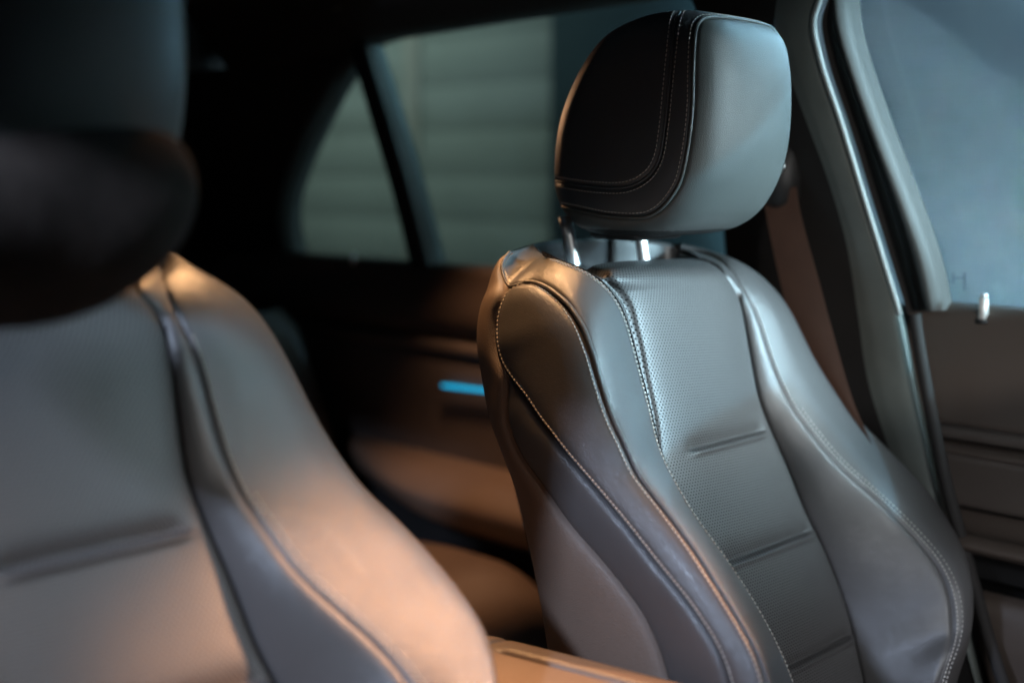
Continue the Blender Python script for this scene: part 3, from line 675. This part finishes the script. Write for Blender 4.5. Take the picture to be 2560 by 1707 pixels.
# belt
belt = thing('seat_belt', 'brown belt webbing hanging down beside the pillar behind the far seat', 'seat belt', (-1.45, -1.1, .9))
bl = spline([on_x(x, y, -1.47) for x, y in d2s([(1748, 430), (1757, 480), (1790, 640), (1830, 790), (1880, 925), (1950, 1080), (2040, 1300)])], 60)
br = spline([on_x(x, y, -1.455) for x, y in d2s([(1830, 430), (1837, 480), (1880, 640), (1921, 790), (1962, 925), (2030, 1080), (2120, 1300)])], 60)
loft('webbing', [bl, br], M_BELT, belt, n=60, m=30, sink=0)
h0 = on_x(1817*1.0884, 400*1.0884, -1.485)
tube('belt_guide', [h0+np.array([0, .01, .045]), h0+np.array([.01, 0, .03]), h0+np.array([.015, -.005, 0]), h0+np.array([.01, -.01, -.03]), h0+np.array([0, -.012, -.042])], [.012, .024, .030, .028, .014], M_BLACK, belt, k=16)
tube('guide_bolt', [h0+np.array([.044, .010, .01]), h0+np.array([.05, .012, .01])], .008, M_ALU, belt, k=12)

# ================================================================ FRONT DOOR
fd = thing('front_door', 'brown front door at the right edge with a silver lock pin below its clear window', 'car door', (-1.62, -.5, .2))
gap = spline([on_side(x, y, .0) for x, y in d2s([(2096, 724), (2110, 800), (2134, 930), (2150, 1010), (2172, 1110), (2205, 1230), (2235, 1340), (2280, 1500), (2330, 1650)])], 100)
def gy(z): i = np.argsort(gap[:, 2]); return float(np.interp(z, gap[i, 2], gap[i, 1]))
def fstrip(name, prof, m, y1=.6, **k):
    cs = [np.array([(x, y, z) for y in np.linspace(gy(z)+.004, y1, 60)]) for x, z in prof]
    return loft(name, cs, m, fd, n=60, m=k.pop('mm', 20), hint=(0, -.4, 1.0), **k)
def zfd(y, X=-1.58): return on_x(2450, y, X)[2]
fstrip('upper_panel', [(-1.63, .868), (-1.605, .877), (-1.585, .866), (-1.578, .845), (-1.566, .80), (-1.562, zfd(1062))], M_DOOR, mm=40, sink=.002)
fstrip('trim_bar', [(-1.570, zfd(1064)), (-1.562, zfd(1076)), (-1.564, zfd(1098)), (-1.575, zfd(1106))], M_DOORDK, sink=.001)
fstrip('pull_ledge', [(-1.575, zfd(1107)), (-1.56, zfd(1118)), (-1.555, zfd(1130)), (-1.565, zfd(1142))], M_DOOR, sink=.001)
fstrip('middle_panel', [(-1.565, zfd(1143)), (-1.572, zfd(1200)), (-1.575, zfd(1272))], M_DOORDK, sink=.003)
fstrip('armrest', [(-1.575, zfd(1274)), (-1.545, zfd(1310)), (-1.51, zfd(1345, -1.52)), (-1.50, zfd(1372, -1.5)), (-1.52, zfd(1392, -1.52))], M_DOOR, sink=.002, mm=30)
fstrip('door_pocket', [(-1.525, zfd(1392, -1.52)), (-1.58, zfd(1400, -1.56)), (-1.59, zfd(1450, -1.58))], M_BLACK, sink=0)
fstrip('lower_panel', [(-1.57, zfd(1466)), (-1.55, zfd(1476)), (-1.545, zfd(1510)), (-1.56, .36), (-1.58, .12)], M_DOOR, sink=0)
box('door_shell', (-1.68, -1.0, .12), (-1.634, .62, .862), M_BLACK, fd, 0)
g3 = gap+np.array([.012, 0, 0]); 
g3 = spline([on_side(x, y, .085) for x, y in d2s([(2100, 722), (2112, 800), (2136, 930), (2152, 1010), (2174, 1110), (2207, 1230), (2237, 1340), (2282, 1500), (2332, 1650)])], 100)
tube('door_seal', g3, .0085, M_GASKET, fd)
lk = on_side(2258*1.0884, 722*1.0884, .015)
def _t(n_, z0, z1, r, m): return tube(n_, [lk+np.array([0, 0, z0]), lk+np.array([0, 0, z1-.001]), lk+np.array([0, 0, z1])], [r, r, r*.8], m, fd, k=20)
_t('lock_pin', -.012, .022, .0062, M_PIN); _t('lock_pin_tip', .022, .0275, .0050, M_CHROME); _t('lock_collar', -.012, -.006, .0095, M_BLACK)
wf0 = sc_([(1904, -60), (1893, 0), (1882, 50), (1898, 140), (1946, 285), (2006, 480), (2052, 635), (2068, 690), (2076, 716)], .03)
wf1 = sc_([(1914, -60), (1908, 0), (1910, 50), (1934, 140), (1980, 285), (2044, 480), (2088, 635), (2102, 690), (2108, 716)], .045)
wf2 = sc_([(1921, -60), (1917, 0), (1924, 60), (1951, 150), (2004, 300), (2074, 480), (2121, 620), (2135, 690), (2140, 714)], .035)
pg = resample(pl3[proj(pl3)[:, 1] < 790], 120)
loft('door_gasket', [pg-np.array([.012, 0, 0]), .5*(pg+wf0)-np.array([.03, 0, 0]), wf0-np.array([.016, 0, 0]), wf1-np.array([.006, 0, 0])], M_GASKET, fd, n=120, m=20, sink=0)
wf1, wf2 = smooth(wf1, 60), smooth(wf2, 60)
wfd = smooth(sc_([(1914, -60), (1908, 0), (1910, 50), (1934, 140), (1980, 285), (2044, 480), (2088, 635), (2102, 690), (2108, 716)], .010), 60)
loft('window_frame', [wfd, .5*(wfd+wf2)+np.array([.003, 0, 0]), wf2, wf2+np.array([-.006, .005, 0]), wf2-np.array([.04, -.012, 0])], M_FRAME, fd, n=120, m=40, sink=0)
side_slab('window_pane', [(1890, -300), (2900, -500), (3100, 900), (2090, 760)], .004, M_GLASS_C, fd, -.025)
# outside the picture: dashboard and hanging panel, added and shaped to cut the lamp light
ORG = np.zeros(3)
dash = thing('dashboard', 'dark unseen dashboard ahead of the front seats, edge raised to shade the far seat', 'dashboard', (-.8, .5, .6))
loft('dash_top', [spline([(-1.60, y_, z_+.10), (-1.50, y_, z_+.085), (-1.40, y_, z_+.055), (-1.2, y_, z_+.03), (-.95, y_, z_+.01), (-.6, y_, z_), (-.1, y_, z_-.02)], 60) for y_, z_ in ((.12, .6), (.10, .90), (.14, .955), (.3, .98), (.7, .97), (.8, .9))], M_BLACK, dash, n=60, m=30, sink=0, hint=(-.8, -.5, 2))
LMP = np.array([-2.2, 2.6, 1.75])
def on_plane_from_lamp(P, Y): k = (LMP[1]-Y)/(LMP[1]-P[1]); return LMP+(P-LMP)*k
v1 = on_plane_from_lamp(on_y(1936, 175, -.84), .09); v2 = on_plane_from_lamp(on_y(1775, 438, -.80), .09)
dv_ = (v2-v1)/np.linalg.norm(v2-v1)
blocker = thing('light_blocker', 'dark folding sun visor hanging below the windscreen header, outside the frame', 'light blocker', tuple(v1))  # panel added to cast the diagonal shadow edge on the headrest
a_, b_ = v1-dv_*.03, v2+dv_*.05
slab('blocker_panel', [a_, b_, b_+np.array([.10, 0, .05]), a_+np.array([.16, 0, .06])], .012, M_BLACK, blocker, nrm=(0, 1, 0))
ORG = np.array([-1.62, -.5, .2])
# small printed stamp low on the glass
st = []
for (x0, y0, x1, y1) in ((2160, 634, 2176, 636.5), (2160, 644, 2182, 646.5), (2164, 626, 2167, 652), (2172, 628, 2175, 650), (2190, 637, 2214, 640), (2213, 626, 2217.5, 668), (2188, 626, 2191, 652)):
    P = [on_side(x, y, -.019) for x, y in d2s([(x0, y0), (x1, y0), (x1, y1), (x0, y1)])]
    st.append(P)
V3 = []; F3 = []
for P in st:
    o = len(V3); V3 += [tuple(p) for p in P]+[tuple(p-np.array([.0006, 0, 0])) for p in P]
    F3 += [(o, o+1, o+2, o+3), (o+7, o+6, o+5, o+4)]+[(o+i, o+4+i, o+4+(i+1) % 4, o+(i+1) % 4) for i in range(4)]
mesh_obj('glass_stamp', V3, F3, M_STAMP, fd, smooth_=False)

# ================================================================ REAR BENCH
rb = thing('rear_seat', 'dim brown rear bench cushion glimpsed between the front seats', 'car seat', (-.8, -1.8, .15))
def bcr(y, z, xa=-1.50, xb=-.1): return spline([(xa, y, z-.12), (xa+.012, y, z-.05), (xa+.07, y, z+.0), (xa+.2, y, z+.006), ((xa+xb)/2, y, z-.012), (xb-.2, y, z+.006), (xb-.03, y, z), (xb, y, z-.12)], 120)
loft('bench_cushion', [bcr(-1.36, .17), bcr(-1.345, .25), bcr(-1.36, .335), bcr(-1.42, .375), bcr(-1.55, .385), bcr(-1.75, .365), bcr(-1.9, .35)], M_BENCH, rb, n=120, m=60, sink=0, hint=(-.8, -1.2, 3))
def bkr(y, z, hw=.66): return spline([(-.8-hw, y-.02, z), (-.8-hw+.05, y+.02, z), (-.8-.25, y, z), (-.8, y+.02, z), (-.8+.25, y, z), (-.8+hw-.05, y+.02, z), (-.8+hw, y-.02, z)], 100)
loft('bench_back', [bkr(-1.88, .34), bkr(-1.95, .5), bkr(-2.02, .65), bkr(-2.08, .74), bkr(-2.15, .77), bkr(-2.22, .70), bkr(-2.22, .4)], M_CLOTH, rb, n=100, m=60, sink=0, hint=(-.8, 0, 1.2))

# ================================================================ SETTING
ORG = np.zeros(3)
def structure(name, lo, hi, m, bev=0): o = box(name, lo, hi, m, None, bev, kind='structure'); return o
def cx_(x, y): return None
structure('car_floor', (-1.6, -3.6, .06), (.0, .9, .12), M_CARPET)
for lo_, hi_ in (((-1.42, -3.6, 1.425), (-1.06, -.02, 1.474)), ((-.62, -3.6, 1.425), (-.172, -.02, 1.474)), ((-1.058, -.80, 1.425), (-.622, -.02, 1.474)), ((-1.058, -3.6, 1.425), (-.622, -1.45, 1.474))):
    structure('car_roof', lo_, hi_, M_CLOTH, .008)  # gap between the pieces left open for the added overhead fill
structure('car_side_panel', (-1.66, -3.6, .12), (-1.60, -2.66, 1.47), M_CLOTH)
structure('car_side_panel', (-1.66, -2.656, 1.33), (-1.60, -2.2, 1.438), M_CLOTH)
structure('car_roof', (-1.66, -3.6, 1.44), (-1.424, -2.5, 1.474), M_BLACK)
structure('car_rear_wall', (-1.62, -3.66, .12), (-.0, -3.6, 1.45), M_CLOTH)
structure('car_side_wall', (-.02, -3.6, .12), (.0, -1.0, .86), M_CLOTH)
structure('ground', (-30, -30, -.02), (30, 30, 0), M_GROUND)

structure('header_blocker', (-1.42, -.02, 1.30), (-.05, .07, 1.474), M_BLACK, .01)  # unseen bar added to keep front light off the near headrest
structure('near_edge_blocker', (-.17, -3.6, 1.218), (-.04, .07, 1.474), M_BLACK, .01)  # unseen edge set low to shade the near headrest and far headrest side
# walls outside the windows
def wall_pt(px, py, X): return on_x(px, py, X)
XW = -3.3
pw = thing('painted_wall', 'smooth pale blue grey wall seen through the clear front window', 'wall', (XW, .0, 0))
yp = wall_pt(2010, 300, XW)[1]
box('wall_face', (XW-.2, yp, 0), (XW, 6., 4.2), M_WALLB, pw, .0)
dc = thing('dark_wall', 'dark blue wall section behind the far headrest, beside the ribbed wall', 'wall', (XW, -2.4, 0))
yl = wall_pt(1372, 300, XW)[1]
box('wall_face', (XW-.2, yl, 0), (XW-.01, yp-.004, 4.2), M_SLATD, dc, .0)
sw = thing('ribbed_wall', 'grey green wall of horizontal boards seen through the tinted rear windows', 'wall', (XW-.1, -4, 0))
zs = [wall_pt(1150, yy*1.0884, XW-.1)[2] for yy in (-20, 98, 205, 300, 402, 508, 612)]
dz = (zs[0]-zs[-1])/6
z = zs[-1]-7*dz; k = 0
ym = wall_pt(1052, 300, XW-.1)[1]
while z < 3.6:
    box('board', (XW-.13, ym+.004, z+.0008), (XW-.1, yl-.01, z+dz-.0008), M_SLAT, sw, .001)
    box('board', (XW-.15, -9, z+.0008), (XW-.12, ym-.10, z+dz-.0008), M_SLAT, sw, .001)
    z += dz
box('backing', (XW-.35, -9, 0), (XW-.16, yl-.01, 3.7), M_SLAT, sw, 0)
box('upright', (XW-.16, ym-.095, 0), (XW-.085, ym-.0, 3.7), M_POST, sw, .01)
